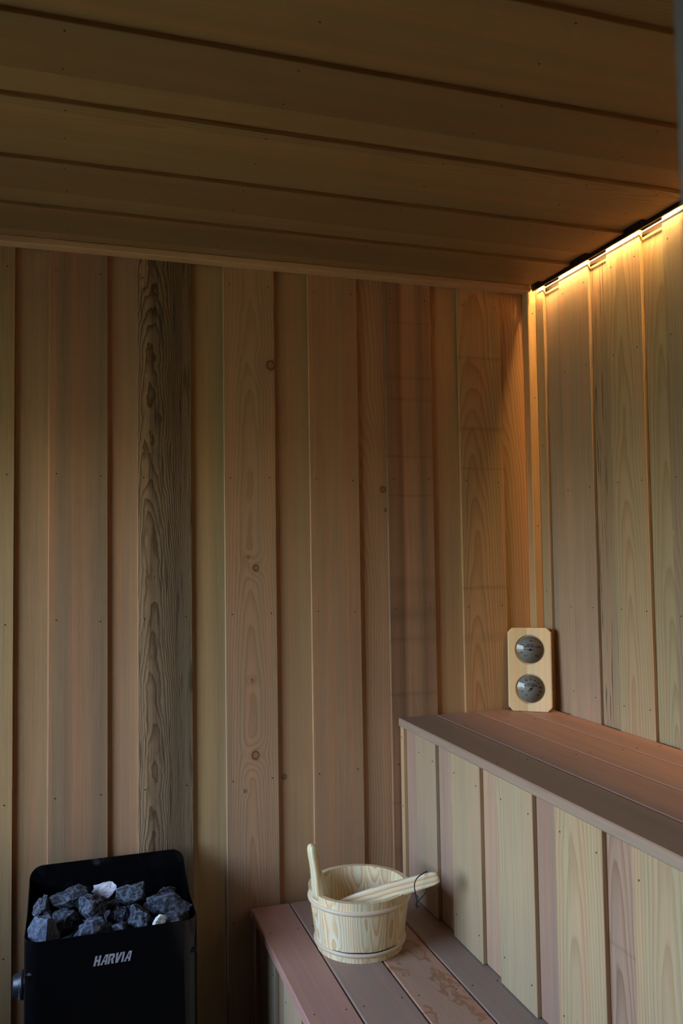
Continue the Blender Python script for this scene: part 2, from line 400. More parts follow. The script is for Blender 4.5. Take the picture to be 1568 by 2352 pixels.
# ------------------------------------------------------------------ right wall
wr = struct(box('wall_right', (XRR + TH, -0.70, 0), (XRR + 0.2, YBR + 0.2, ZCR + 0.15), M_side, bev=0))
rr_ = [(2.222, 2.266, 'pale', 'sap'), (1.987, 2.134, 'fine', (0.46, 0.325, 0.225)), (1.759, 1.900, 'palecath', 'sap'), (1.523, 1.671, 'pale', (0.38, 0.285, 0.19)),
       (1.290, 1.437, 'fine', 'tan'), (1.055, 1.203, 'cath', 'tan'), (0.82, 0.967, 'fine', 'pink'), (0.585, 0.732, 'pale', 'sap'), (0.35, 0.497, 'fine', 'tan')] + [(0.115 - 0.235 * q, 0.262 - 0.235 * q, 'fine', 'tan') for q in range(4)]
for (a, b, st, co) in rr_:
    wd = b - a
    nails = [(s * (wd / 2 - 0.02), zz - zc) for zz in (1.01, 1.26, 1.60, 1.95, 2.19) for s in (-1, 1)] if (wd > 0.05 and b > 1.5) else [(0, zz - zc) for zz in (1.3, 1.75, 2.18)] if b > 2 else ()
    bo = board(wr, fr_right(XR + PR / 2, (a + b) / 2, zc), wd, PR, L, st, co, nails=nails)
    if a == 1.523:      # a knot has fallen out of the edge and left a notch
        zn = 1.462 - zc; h = wd / 2
        po_ = [(-h, -L / 2), (h, -L / 2), (h, L / 2), (-h, L / 2), (-h, zn + 0.0045), (-h + 0.003, zn + 0.0050), (-h + 0.0065, zn + 0.0030), (-h + 0.0075, zn), (-h + 0.006, zn - 0.0035), (-h + 0.002, zn - 0.0085), (-h, zn - 0.010)]
        bo.data = prism_mesh([(x_, z_) for x_, z_ in po_], PR); bo.data.transform(T(0, -PR / 2, 0)); bo.data.materials.append(MW[st])
rc_ = [(2.134, 2.255, 'fine', (0.44, 0.315, 0.22)), (1.900, 1.987, 'flecked', (0.46, 0.33, 0.21)), (1.671, 1.759, 'palecath', 'sap'), (1.437, 1.523, 'fine', 'tan'),
       (1.203, 1.290, 'fine', 'pink'), (0.967, 1.055, 'smooth', 'tan'), (0.732, 0.82, 'fine', 'tan'), (0.497, 0.585, 'smooth', 'tan')] + [(0.262 - 0.235 * q, 0.35 - 0.235 * q, 'smooth', 'tan') for q in range(4)]
for (a, b, st, co) in rc_:
    board(wr, fr_right(XRR + TH / 2, (a + b) / 2, zc - 0.010), b - a + 0.03, TH, L - 0.02, st, co)

# ------------------------------------------------------------------ ceiling
ce = struct(box('ceiling', (XL - 0.2, -0.82, ZCR + TH), (XRR + 0.2, YBR + 0.2, ZCR + 0.2), M_side, bev=0))
y0 = 1.060; per = 0.2437
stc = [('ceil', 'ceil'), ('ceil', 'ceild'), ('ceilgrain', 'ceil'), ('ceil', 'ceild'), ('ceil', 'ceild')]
lenx = 1.369 - XL; cxx = (1.369 + XL) / 2
ceil_knot = wood('cedar_ceiling_knotty', xo=0.05, D=0.03, slope=0.02, freq=170, ga=0.4, wob=0.016, wz=1.0, fine=0.12, streak=0.2,
                 knots=((-0.05, 0.98 - cxx, 0.008), (-0.015, 1.04 - cxx, 0.007)))
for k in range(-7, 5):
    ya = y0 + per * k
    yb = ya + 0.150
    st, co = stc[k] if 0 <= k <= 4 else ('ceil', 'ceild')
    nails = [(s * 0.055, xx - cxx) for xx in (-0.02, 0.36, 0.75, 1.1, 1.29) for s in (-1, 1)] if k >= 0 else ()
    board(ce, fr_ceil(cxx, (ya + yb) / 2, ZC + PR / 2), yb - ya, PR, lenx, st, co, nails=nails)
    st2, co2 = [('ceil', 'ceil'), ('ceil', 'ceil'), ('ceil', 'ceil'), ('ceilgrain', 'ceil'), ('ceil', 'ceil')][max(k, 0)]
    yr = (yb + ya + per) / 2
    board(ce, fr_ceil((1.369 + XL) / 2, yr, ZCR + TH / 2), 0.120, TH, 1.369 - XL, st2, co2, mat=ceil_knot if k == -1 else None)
# back ceiling moulding
tr = mobj('trim_1', box_mesh(0.040, 0.018, 1.368 - XL, 0.0015), MW['ceil'], None, fr_ceil((1.368 + XL) / 2, 2.272, 2.2485), (0.62, 0.40, 0.24))
struct(tr)

# ------------------------------------------------------------------ left wall with window, front wall
wlft = struct(box('wall_left', (XL - 0.18, -0.70, 0), (XL - 0.02, YBR + TH, WZ0), M_side, bev=0))
box('upper_panel', (XL - 0.18, -0.70, WZ1), (XL - 0.02, YBR + TH, ZCR + TH), M_side, wlft, bev=0)
box('side_panel', (XL - 0.18, -0.70, WZ0), (XL - 0.02, WY0, WZ1), M_side, wlft, bev=0)
box('side_panel', (XL - 0.18, WY1, WZ0), (XL - 0.02, YBR + TH, WZ1), M_side, wlft, bev=0)
def fr_left(x, y, z): return frame((x, y, z), (0, 1, 0), (-1, 0, 0), (0, 0, 1))
yy = -0.699
i = 0
while yy < 2.28:
    y2 = min(yy + 0.118, 2.288)
    segs = [(0.005, ZT)]
    if y2 > WY0 - 0.03 and yy < WY1 + 0.03: segs = [(0.005, WZ0 - 0.03), (WZ1 + 0.03, ZT)]
    for (za, zb_) in segs:
        board(wlft, fr_left(XL - 0.01 - 0.004 * (i % 2), (yy + y2) / 2, (za + zb_) / 2), y2 - yy, 0.018, zb_ - za, 'fine', ('brown', 'tan', 'pink')[i % 3])
    yy = y2; i += 1
win = struct(empty('window_1', (XL - 0.1, (WY0 + WY1) / 2, WZ0)))
for (a, b) in (((WY0 - 0.03, WZ0 - 0.03), (WY1 + 0.03, WZ0 + 0.015)), ((WY0 - 0.03, WZ1 - 0.015), (WY1 + 0.03, WZ1 + 0.03)),
               ((WY0 - 0.03, WZ0 + 0.015), (WY0 + 0.015, WZ1 - 0.015)), ((WY1 - 0.015, WZ0 + 0.015), (WY1 + 0.03, WZ1 - 0.015))):
    box('window_frame', (XL - 0.15, a[0], a[1]), (XL + 0.012, b[0], b[1]), MW['fine'], win, color=PAL['brown'])
gl = NT('window_glass')
tb = gl.node('ShaderNodeBsdfTransparent'); gb = gl.node('ShaderNodeBsdfGlossy'); gb.inputs['Roughness'].default_value = 0.0
fr = gl.node('ShaderNodeFresnel'); fr.inputs[0].default_value = 1.45
mx = gl.node('ShaderNodeMixShader')
gl.t.links.new(fr.outputs[0], mx.inputs[0]); gl.t.links.new(tb.outputs[0], mx.inputs[1]); gl.t.links.new(gb.outputs[0], mx.inputs[2])
gl.t.links.new(mx.outputs[0], gl.n['Material Output'].inputs['Surface'])
M_pane = gl.m
box('pane', (XL - 0.103, WY0 + 0.01, WZ0 + 0.01), (XL - 0.097, WY1 - 0.01, WZ1 - 0.01), M_pane, win, bev=0)
wf = struct(box('wall_front', (XL - 0.18, -0.82, 0), (XRR + 0.2, -0.70, ZCR + 0.15), MW['fine'], bev=0, color=PAL['brown']))
# slim door post beside the camera
jm = struct(box('trim_2', (0.2572, 0.235, 0), (0.2952, 0.30, ZC), M_frame, bev=0.004))

# ------------------------------------------------------------------ benches
Y0B, Y1B = -0.69, 2.284
ZB2, ZB1 = 0.938, 0.454
def riser_boards(parent, xf, z0, z1, tones, seed=0):
    zc_ = (z0 + z1) / 2; ln = z1 - z0
    rs = [(2.262, 2.284, 'smooth', 'tan'), (2.039, 2.168, *tones[0]), (1.788, 1.945, *tones[1]), (1.551, 1.704, *tones[2]), (1.311, 1.467, *tones[3]), (1.072, 1.224, *tones[4]), (0.835, 0.985, *tones[1]), (0.598, 0.748, *tones[2]), (0.36, 0.51, *tones[3])] + [(0.123 - 0.237 * q, 0.273 - 0.237 * q, *tones[1 + q]) for q in range(4)]
    rc = [(2.168, 2.262, *tones[5]), (1.945, 2.039, *tones[6]), (1.704, 1.788, *tones[7]), (1.467, 1.551, *tones[8]), (1.224, 1.311, *tones[9]), (0.985, 1.072, *tones[6]), (0.748, 0.835, *tones[7]), (0.51, 0.598, *tones[8]), (0.273, 0.36, *tones[8])] + [(0.036 - 0.237 * q, 0.123 - 0.237 * q, *tones[6 + q]) for q in range(4)]
    for (a, b, st, co) in rs:
        wd = b - a
        nails = [(s * (wd / 2 - 0.018), zz) for zz in (ln / 2 - 0.05, -ln / 2 + 0.06) for s in (-1, 1)] if (wd > 0.05 and b > 1.2) else [(0, ln / 2 - 0.03), (0, 0)] if b > 2.2 else ()
        board(parent, fr_right(xf + PR / 2, (a + b) / 2, zc_), wd, PR, ln, st, co, nails=nails, name='riser_board')
    for (a, b, st, co) in rc:
        board(parent, fr_right(xf + 0.0105 + TH / 2, (a + b) / 2, zc_), b - a + 0.03, TH, ln, st, co, name='riser_board')
def seat(parent, xs, ztop, th, specs):
    for (a, b), (st, co) in zip(xs, specs):
        g = 0.0012
        o = board(parent, fr_seat((a + b) / 2, (Y0B + Y1B) / 2, ztop - th / 2), b - a - 2 * g, th, Y1B - Y0B, st, co, bev=0.003, name='seat_plank',
              nails=[(s * ((b - a) / 2 - 0.02), yy_ - (Y0B + Y1B) / 2) for yy_ in (1.72, 2.12) for s in (-1, 1)] if co != 'x' else ())
ub = tag(empty('upper_bench', (1.15, 1.3, ZB1)), 'upper tier of cedar benching along the right wall, carrying the thermometer panel', 'bench')
riser_boards(ub, 0.911, ZB1 + 0.002, ZB2 - 0.024,
             [('pale', (0.41, 0.305, 0.205)), ('pale', 'sapgreen'), ('pale', 'sapgreen'), ('palecath', 'sap'), ('palecath', 'sap'),
              ('fine', (0.41, 0.275, 0.205)), ('fine', (0.41, 0.28, 0.21)), ('fine', (0.45, 0.32, 0.22)), ('fine', 'rose'), ('cath', 'rose')])
seat(ub, [(0.904, 1.022), (1.022, 1.153), (1.153, 1.283), (1.283, 1.392)], ZB2, 0.024, [('bench', (0.335, 0.25, 0.19)), ('bench', 'seat'), ('bench', (0.42, 0.272, 0.235)), ('bench', 'seat')])
box('frame_rail', (0.96, Y0B, ZB1 + 0.03), (1.0, 2.28, ZB2 - 0.03), M_side, ub, bev=0)
lb = tag(empty('lower_bench', (0.69, 1.3, 0.0)), 'low cedar step bench with water stains, carrying the wooden bucket', 'bench')
riser_boards(lb, 0.470, 0.003, ZB1 - 0.024,
             [('pale', (0.40, 0.33, 0.23)), ('pale', 'sapgreen'), ('pale', 'sap'), ('palecath', 'sap'), ('pale', 'sap'),
              ('smooth', 'brown'), ('pale', 'sapgreen'), ('fine', 'tan'), ('fine', 'rose'), ('cath', 'rose')])
seat(lb, [(0.460, 0.571), (0.571, 0.698), (0.698, 0.828), (0.828, 0.930)], ZB1, 0.024, [('bench', (0.47, 0.275, 0.222)), ('bench', 'seatgrey'), ('stained', (0.44, 0.285, 0.21)), ('bench', 'seatgrey')])
box('frame_rail', (0.53, Y0B, 0.0), (0.57, 2.28, ZB1 - 0.03), M_side, lb, bev=0)

# ------------------------------------------------------------------ LED strip
led = tag(empty('led_strip', (1.381, 1.3, 2.256)), 'slim black channel with a glowing warm light strip along ceiling corner', 'light')
box('housing', (1.3695, -0.69, 2.2562), (1.3985, 2.250, 2.2700), M_black, led, bev=0)
box('housing_lip', (1.3695, -0.69, 2.2378), (1.3745, 2.250, 2.2562), M_black, led, bev=0.0006)
box('diffuser', (1.3748, -0.68, 2.2545), (1.3795, 2.250, 2.2561), M_led, led, bev=0)
box('lens_edge', (1.3872, -0.68, 2.2374), (1.3906, 2.250, 2.2384), M_lens, led, bev=0)

# ------------------------------------------------------------------ heater
HX0, HX1, HYF, HYK, HYB = -0.105, 0.275, 1.970, 2.130, 2.235
HZR, HZT, HZ0 = 0.582, 0.655, 0.16
M_enamel = plain('black_enamel', (0.004, 0.004, 0.005), 0.10, 0.0, 0.5)
M_steel_edge = plain('worn_edge', (0.10, 0.10, 0.11), 0.3, 0.8)
M_logo = plain('brushed_logo', (0.72, 0.72, 0.78), 0.35, 0.45)
ht = tag(empty('sauna_heater', ((HX0 + HX1) / 2, (HYF + HYB) / 2, HZ0)), 'glossy black sauna stove heaped with stones, standing against back wall', 'heater')
def shell_path(r=0.034, n=8):
    """plan outline of the jacket: from back left, round the front, to back right"""
    p = [(HX0, HYB)]
    for k in range(n + 1):
        a = math.pi + (math.pi / 2) * k / n
        p.append((HX0 + r + r * math.cos(a), HYF + r + r * math.sin(a)))
    for k in range(n + 1):
        a = 1.5 * math.pi + (math.pi / 2) * k / n
        p.append((HX1 - r + r * math.cos(a), HYF + r + r * math.sin(a)))
    p += [(HX1, HYB)]
    return p
def jacket():
    bm = bmesh.new(); P = shell_path(); t = 0.0022
    def inset(p):
        c = Vector(((HX0 + HX1) / 2, (HYF + HYB) / 2)); v = Vector(p)
        s = Vector((t if v.x < c.x - 0.12 else (-t if v.x > c.x + 0.12 else 0), t if v.y < HYF + 0.03 else 0))
        return (v.x + s.x, v.y + s.y)
    rows = []
    for (x, y) in P:
        zt = HZR
        xi, yi = inset((x, y))
        rows.append((bm.verts.new((x, y, HZ0)), bm.verts.new((x, y, zt - 0.0008)), bm.verts.new(((x + xi) / 2, (y + yi) / 2, zt)), bm.verts.new((xi, yi, zt - 0.0008)), bm.verts.new((xi, yi, HZ0))))
    for A, B in zip(rows[:-1], rows[1:]):
        for k in range(4): bm.faces.new((A[k], B[k], B[k + 1], A[k + 1]))
    for A, B in zip(rows[:-1], rows[1:]):
        for k in (1, 2, 3):
            e = bm.edges.get((A[k], B[k]))
            if e: e.smooth = False
    return mesh_from(bm, 'jacket', True)
jk = mobj('jacket', jacket(), M_enamel, ht, Matrix())
# upright back plate with rounded top corners, side cheeks sloping up to it
R_ = 0.033; W_ = HX1 - HX0; ln = HZT - HZR
poly = [(0.0, -0.40), (W_, -0.40), (W_, ln - R_)]
poly += [(W_ - R_ + R_ * math.cos(math.pi / 2 * k / 8), ln - R_ + R_ * math.sin(math.pi / 2 * k / 8)) for k in range(1, 9)]
poly += [(R_ - R_ * math.sin(math.pi / 2 * k / 8), ln - R_ + R_ * math.cos(math.pi / 2 * k / 8)) for k in range(0, 9)]
mobj('back_plate', prism_mesh(poly, 0.0025), M_enamel, ht, frame((HX0, HYB, HZR), (1, 0, 0), (0, 1, 0), (0, 0, 1)))
for xs in (HX0, HX1 - 0.0022):
    # local x -> world Y, local y -> -world X
    mobj('side_cheek', prism_mesh([(HYK, HZR - 0.003), (HYB, HZR - 0.003), (HYB, HZT - R_), (HYK, HZR)], 0.0022), M_enamel, ht, frame((xs + 0.0022, 0, 0), (0, 1, 0), (-1, 0, 0), (0, 0, 1)))
box('stone_grate', (HX0 + 0.004, HYF + 0.004, 0.505), (HX1 - 0.004, HYB - 0.002, 0.512), M_black, ht, bev=0)
box('wall_bracket', (0.0, HYB, 0.30), (0.17, YB, 0.36), M_black, ht)
box('bottom_plate', (HX0 + 0.003, HYF + 0.003, HZ0), (HX1 - 0.003, HYB, HZ0 + 0.004), M_black, ht, bev=0)
for (fx, fy) in ((HX0 + 0.03, HYF + 0.04), (HX1 - 0.05, HYF + 0.04), (HX0 + 0.03, HYB - 0.06), (HX1 - 0.05, HYB - 0.06)):
    box('leg', (fx, fy, 0.0), (fx + 0.02, fy + 0.02, HZ0), M_black, ht)
# control knob on the left side
kn = mobj('control_knob', lathe_mesh([(0, 0), (0.031, 0), (0.031, 0.006), (0.028, 0.010), (0.025, 0.013), (0.023, 0.022), (0.019, 0.025), (0, 0.026)], 40), plain('knob_plastic', (0.012, 0.014, 0.02), 0.35), ht,
          frame((HX0 - 0.0005, 2.045, 0.462), (0, 1, 0), (0, 0, 1), (-1, 0, 0)) @ Matrix.Rotation(0, 4, 'X'))
for k in range(9):
    a = math.radians(40 + 12 * k)
    mobj('scale_mark', box_mesh(0.0008, 0.0035, 0.0008, 0), M_logo, kn, WM[kn.name] @ Matrix.Rotation(a, 4, 'Z') @ T(0, 0.0285, 0.0102))
# maker's lettering
def letters():
    H = [[(0, 0), (.26, 0), (.26, .4), (.5, .4), (.5, 0), (.76, 0), (.76, 1), (.5, 1), (.5, .6), (.26, .6), (.26, 1), (0, 1)]]
    A = [[(0, 0), (.26, 0), (.31, .28), (.55, .28), (.55, 0), (.80, 0), (.80, 1), (.42, 1)], ]
    Rr = [[(0, 0), (.25, 0), (.25, 1), (0, 1)], [(.25, .78), (.50, .78), (.50, .64), (.34, .46), (.52, 0), (.80, 0), (.64, .44), (.76, .60), (.76, .86), (.62, 1), (.25, 1)]]
    V = [[(0, 1), (.10, 0), (.42, 0), (.80, 1), (.54, 1), (.33, .36), (.26, 1)]]
    I = [[(0, 0), (.25, 0), (.25, 1), (0, 1)]]
    return [(H, .76), (A, .80), (Rr, .80), (V, .80), (I, .25), (A, .80)]
LH = 0.0215
lx = 0.0; LET = []
for (polys, wdt) in letters():
    LET.append((polys, lx)); lx += wdt + 0.10
    if polys[0][0] == (0, 1): lx -= 0.05
tw = lx - 0.10
lx0, lz0, lw = 0.0415, 0.5115, 0.084
for idx, (polys, ox) in enumerate(LET):
    bm = bmesh.new()
    for poly in polys:
        f = bm.faces.new([bm.verts.new((lx0 + (ox + px + 0.28 * pz) / (tw + 0.28) * lw, HYF - 0.0001, lz0 + pz * LH)) for px, pz in poly])
        r = bmesh.ops.extrude_face_region(bm, geom=[f])
        bmesh.ops.translate(bm, verts=[v for v in r['geom'] if isinstance(v, bmesh.types.BMVert)], vec=(0, -0.0006, 0))
    if idx in (1, 5):   # counter of the letter A
        pass
    mobj('logo_letter', mesh_from(bm, 'letter'), M_logo, ht, Matrix())
    if idx in (1, 5):
        bm = bmesh.new()
        bm.faces.new([bm.verts.new((lx0 + (ox + px + 0.28 * pz) / (tw + 0.28) * lw, HYF - 0.0009, lz0 + pz * LH)) for px, pz in ((.37, .44), (.55, .44), (.55, .80), (.49, .80))])
        mobj('logo_counter', mesh_from(bm, 'counter'), M_enamel, ht, Matrix())

# ------------------------------------------------------------------ stones
def stone_mat():
    g = NT('stove_stone')
    tc = g.node('ShaderNodeTexCoord').outputs['Object']; oi = g.node('ShaderNodeObjectInfo')
    seed = g.math('MULTIPLY', oi.outputs['Random'], 50.0)
    n1 = g.noise(tc, 28, 8, 0.66, seed)
    n2 = g.noise(tc, 120, 6, 0.7, g.math('ADD', seed, 9.0))
    wv = g.noise(tc, 34, 5, 0.62, g.math('ADD', seed, 4.0), 1.5)
    vein = g.ramp(g.math('ABSOLUTE', g.math('SUBTRACT', wv, 0.5)), [(0.0, 1.0), (0.012, 0.7), (0.034, 0.0)])
    vv = g.ramp(n1, [(0.42, 0.0), (0.62, 1.0)])
    geo = g.node('ShaderNodeNewGeometry')
    edge = g.ramp(geo.outputs['Pointiness'], [(0.503, 0.0), (0.53, 0.6), (0.60, 1.0)])
    base = g.mix(g.math('MULTIPLY', g.math('SUBTRACT', n1, 0.3), 1.2, clamp=True), g.mix(1.0, oi.outputs['Color'], (0.30, 0.30, 0.33), 'MULTIPLY'), oi.outputs['Color'])
    lig = g.mix(0.65, oi.outputs['Color'], (0.36, 0.43, 0.56))
    base = g.mix(g.math('MULTIPLY', g.math('MULTIPLY', vein, vv), 1.0), base, lig)
    base = g.mix(g.math('MULTIPLY', edge, 0.8), base, lig)
    base = g.mix(g.ramp(n2, [(0.55, 0.0), (0.70, 0.5)]), base, lig)
    g.put(g.b.inputs['Base Color'], base); g.b.inputs['Roughness'].default_value = 0.62
    g.bump(g.math('ADD', n1, g.math('MULTIPLY', n2, 0.9)), 1.0, 0.014)
    return g.m
M_stone = stone_mat()
def white_face_mat(name='quartz_face', a=(0.25, 0.26, 0.24), b=(0.62, 0.63, 0.58), c=(0.78, 0.78, 0.74), sc=120):
    g = NT(name)
    tc = g.node('ShaderNodeTexCoord').outputs['Object']
    n = g.noise(tc, sc, 5, 0.6)
    g.put(g.b.inputs['Base Color'], g.ramp(n, [(0.35, a), (0.5, b), (0.7, c)]))
    g.b.inputs['Roughness'].default_value = 0.75
    g.bump(n, 0.5, 0.003)
    return g.m
M_quartz = white_face_mat()
M_pale = white_face_mat('pale_stone', (0.50, 0.47, 0.52), (0.66, 0.62, 0.68), (0.74, 0.71, 0.76), 160)
def rock_mesh(seed, sx, sy, sz, cuts=9, rough=0.06, cut_dirs=(), lo=0.52, hi=0.74, sub=4, chip=0.0):
    rnd = random.Random(seed)
    bm = bmesh.new(); bmesh.ops.create_icosphere(bm, subdivisions=sub, radius=1.0)
    planes = [(Vector(d).normalized(), o) for d, o in cut_dirs]
    for _ in range(cuts):
        v = Vector((rnd.gauss(0, 1), rnd.gauss(0, 1), rnd.gauss(0, 1))).normalized()
        planes.append((v, rnd.uniform(lo, hi)))
    for v in bm.verts:
        c = v.co.copy()
        for _ in range(2):
            for n, d in planes:
                e = c.dot(n) - d
                if e > 0: c -= n * e * 0.96
        q = c * 1.7 + Vector((seed * 3.1, seed * 1.7, 0))
        c += c.normalized() * (noise.fractal(q, 1.0, 2.0, 4) * rough + noise.noise(q * 5) * rough * 0.3 - abs(noise.noise(q * 2.3)) * rough * 0.9)
        if chip > 0:
            dd, _p = noise.voronoi(q * 0.95 + Vector((0.3, 0.1, 0.7)))
            c += c.normalized() * (dd[0] - 0.35) * chip
            dd, _p = noise.voronoi(q * 2.3)
            c += c.normalized() * (dd[0] - 0.35) * chip * 0.35
        v.co = c
    ext = [max(abs(v.co[i]) for v in bm.verts) for i in range(3)]
    for v in bm.verts: v.co = Vector((v.co.x / ext[0] * sx, v.co.y / ext[1] * sy, v.co.z / ext[2] * sz))
    me = mesh_from(bm, 'rock', True)
    return me
def px_at_Y(u, v, Y):
    d = CR.transposed() @ Vector(((u - 784) / F_PX, (v - 1176) / F_PX, 1))
    return Vector((0, 0, CAM_H)) + d * (Y / d.y)
DK = (0.085, 0.092, 0.11)
# (zoom box l,t,r,b in a 0.2806 px grid from (30,1930)), Y, depth half, tilt, colour, label
ST = [
    ((650, 335, 850, 475), 2.125, 0.026, 4, (0.74, 0.70, 0.75), 'small pale pinkish-white stone at the back of the stove heap'),
    ((295, 388, 612, 580), 2.090, 0.034, -14, (0.11, 0.118, 0.135), 'broad flat dark slab of stone, back left of the stove heap'),
    ((330, 540, 545, 770), 2.055, 0.030, 8, (0.075, 0.08, 0.10), 'dark wedge-shaped stone directly beneath the broad flat slab'),
    ((148, 466, 332, 665), 2.085, 0.030, 10, (0.10, 0.105, 0.12), 'rounded dark stone at far left behind the largest front stone'),
    ((92, 605, 405, 890), 2.012, 0.038, 20, (0.50, 0.52, 0.56), 'largest light grey angular stone at front left corner of stove'),
    ((522, 450, 756, 655), 2.060, 0.034, 0, (0.085, 0.09, 0.105), 'dark triangular stone in the middle of the stove heap'),
    ((496, 632, 795, 848), 2.012, 0.036, 0, (0.34, 0.36, 0.42), 'rounded stone dusted white at front centre above the lettering'),
    ((848, 352, 1112, 530), 2.090, 0.034, 12, (0.105, 0.11, 0.125), 'lumpy dark stone at back, right of the pale stone'),
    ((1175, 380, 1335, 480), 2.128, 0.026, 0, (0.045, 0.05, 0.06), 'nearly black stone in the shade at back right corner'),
    ((1064, 436, 1472, 660), 2.062, 0.036, -14, (0.10, 0.105, 0.12), 'longest dark stone lying across right side of stove heap'),
    ((928, 534, 1128, 785), 2.022, 0.032, 16, (0.12, 0.13, 0.15), 'upright pointed stone right of centre with pale streaks'),
    ((775, 545, 985, 705), 2.060, 0.030, 0, (0.06, 0.065, 0.08), 'dark cracked stone between the triangular and the upright pointed stones'),
    ((798, 665, 990, 815), 2.012, 0.030, -8, (0.075, 0.08, 0.095), 'dark stone at front rim between dusted and upright pointed stones'),
    ((1140, 585, 1435, 775), 2.012, 0.034, 0, (0.11, 0.115, 0.13), 'stone at front right with a white broken face'),
    ((395, 815, 545, 880), 2.005, 0.022, 0, (0.10, 0.105, 0.12), 'low dark stone barely showing above front rim, left of centre'),
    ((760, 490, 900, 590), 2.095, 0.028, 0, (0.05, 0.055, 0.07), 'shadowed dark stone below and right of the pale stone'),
]
def stone_box(k):
    (l, t, r, b), Y = ST[k][0], ST[k][1]
    s = 0.2806
    c = px_at_Y(30 + (l + r) / 2 * s, 1930 + (t + b) / 2 * s, Y)
    dist = (CR @ (c - Vector((0, 0, CAM_H)))).z
    return c, (r - l) / 2 * s / F_PX * dist, (b - t) / 2 * s / F_PX * dist
for k, (bx, Y, dep, tilt, colr, lab) in enumerate(ST):
    c, hw, hh = stone_box(k)
    if k == 4: c.x += 0.004
    cd_ = ()
    if k == 4: cd_ = (((-0.60, -0.62, 0.50), 0.50), ((0.80, -0.55, 0.15), 0.55), ((0.1, 0.0, 1.0), 0.72))
    if k == 1: cd_ = (((-0.3, -0.5, 0.8), 0.45),)
    if k == 0: cd_ = (((-0.2, -0.85, 0.45), 0.40),)
    me = rock_mesh(k + 3, hw * (0.93 if k == 4 else 0.98 if k == 9 else 1.06), dep, hh * 1.08, 7 if k == 4 else 14, 0.06, cd_, *((0.66, 0.82) if k in (6, 9, 5) else (0.52, 0.74)), 5, 0.26)
    o = mobj('stove_stone', me, M_pale if k == 0 else M_stone, None, T(*c) @ Matrix.Rotation(math.radians(-tilt * 0.4), 4, 'Y'), (colr[0] * 0.38, colr[1] * 0.46, colr[2] * 0.62) if k else colr)  # tones lowered and blued: shade and blue skylight put into the stone colour
    tag(o, lab, 'stone', 'stones heaped on the stove')
    if k == 13:
        qm = rock_mesh(77, 0.0150, 0.010, 0.0190, 12, 0.05)
        p = px_at_Y(30 + 1203 * 0.2806, 1930 + 672 * 0.2806, Y - dep * 0.80)
        q = mobj('quartz_face', qm, M_quartz, o, T(*p) @ Matrix.Rotation(0.35, 4, 'Y')); q['label'] = 'white broken face'
rnd = random.Random(5)
for k in range(21):   # lower course in the gaps, colour darkened for the shade there
    x = HX0 + 0.05 + (k % 7) * 0.047; y = 2.02 + (k // 7) * 0.068
    me = rock_mesh(k + 40, 0.0232, 0.0300, 0.0255, 12, 0.05)
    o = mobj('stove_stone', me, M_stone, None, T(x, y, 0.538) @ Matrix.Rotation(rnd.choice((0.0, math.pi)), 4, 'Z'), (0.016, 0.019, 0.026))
    tag(o, 'stone of the lower course, coloured dark for the shade, showing only through gaps between the upper stove stones', 'stone', 'lower course of stove stones')

# ------------------------------------------------------------------ bucket
BX, BY, RB, RT, BH = 0.677, 1.993, 0.107, 0.127, 0.146
bk = tag(empty('wooden_bucket', (BX, BY, ZB1)), 'pale varnished pine sauna bucket with an upright side handle on low bench', 'bucket')
NS = 18; WT = 0.013
def stave_mesh(h0, h1, ang, extra=None):
    """stave in its own frame: x tangential, y towards the axis, z up; origin on the outer face at the base"""
    bm = bmesh.new(); n = 4; rows = []
    zs = [h0 + (h1 - h0) * i / 6 for i in range(7)]
    for z in zs:
        ro = RB + (RT - RB) * z / BH; ri = ro - WT
        row = []
        for k in range(n + 1):
            a = -ang / 2 + ang * k / n
            row.append(bm.verts.new((ro * math.sin(a), RB - ro * math.cos(a), z)))
        for k in range(n, -1, -1):
            a = -ang / 2 + ang * k / n
            row.append(bm.verts.new((ri * math.sin(a), RB - ri * math.cos(a), z)))
        rows.append(row)
    m = len(rows[0])
    for A, B in zip(rows[:-1], rows[1:]):
        for k in range(m): bm.faces.new((A[k], A[(k + 1) % m], B[(k + 1) % m], B[k]))
    bm.faces.new(rows[0][::-1]); bm.faces.new(rows[-1])
    ed = [e for e in bm.edges if abs(e.verts[0].co.z - h1) < 1e-6 and abs(e.verts[1].co.z - h1) < 1e-6]
    bmesh.ops.bevel(bm, geom=ed, offset=0.0012, segments=2, profile=0.5, affect='EDGES')
    me = mesh_from(bm, 'stave')
    return me
ANG = 2 * math.pi / NS
SM = stave_mesh(0.0, BH, ANG)
PINE = (0.92, 0.85, 0.63)
HA = math.radians(193)      # direction of the handle stave
rs = random.Random(11)
def stave_frame(a):
    out = Vector((math.cos(a), math.sin(a), 0)); tan = Vector((-math.sin(a), math.cos(a), 0))
    return frame((BX + RB * out.x, BY + RB * out.y, ZB1 + 0.0005), tan, -out, (0, 0, 1))
for k in range(NS):
    a = HA + k * ANG
    j = rs.uniform(0.88, 1.06); wv = rs.uniform(0.85, 1.05)
    mobj('stave', SM, MW['pine'], bk, stave_frame(a), (PINE[0] * j, PINE[1] * j * (0.5 + 0.5 * wv), PINE[2] * j * wv))
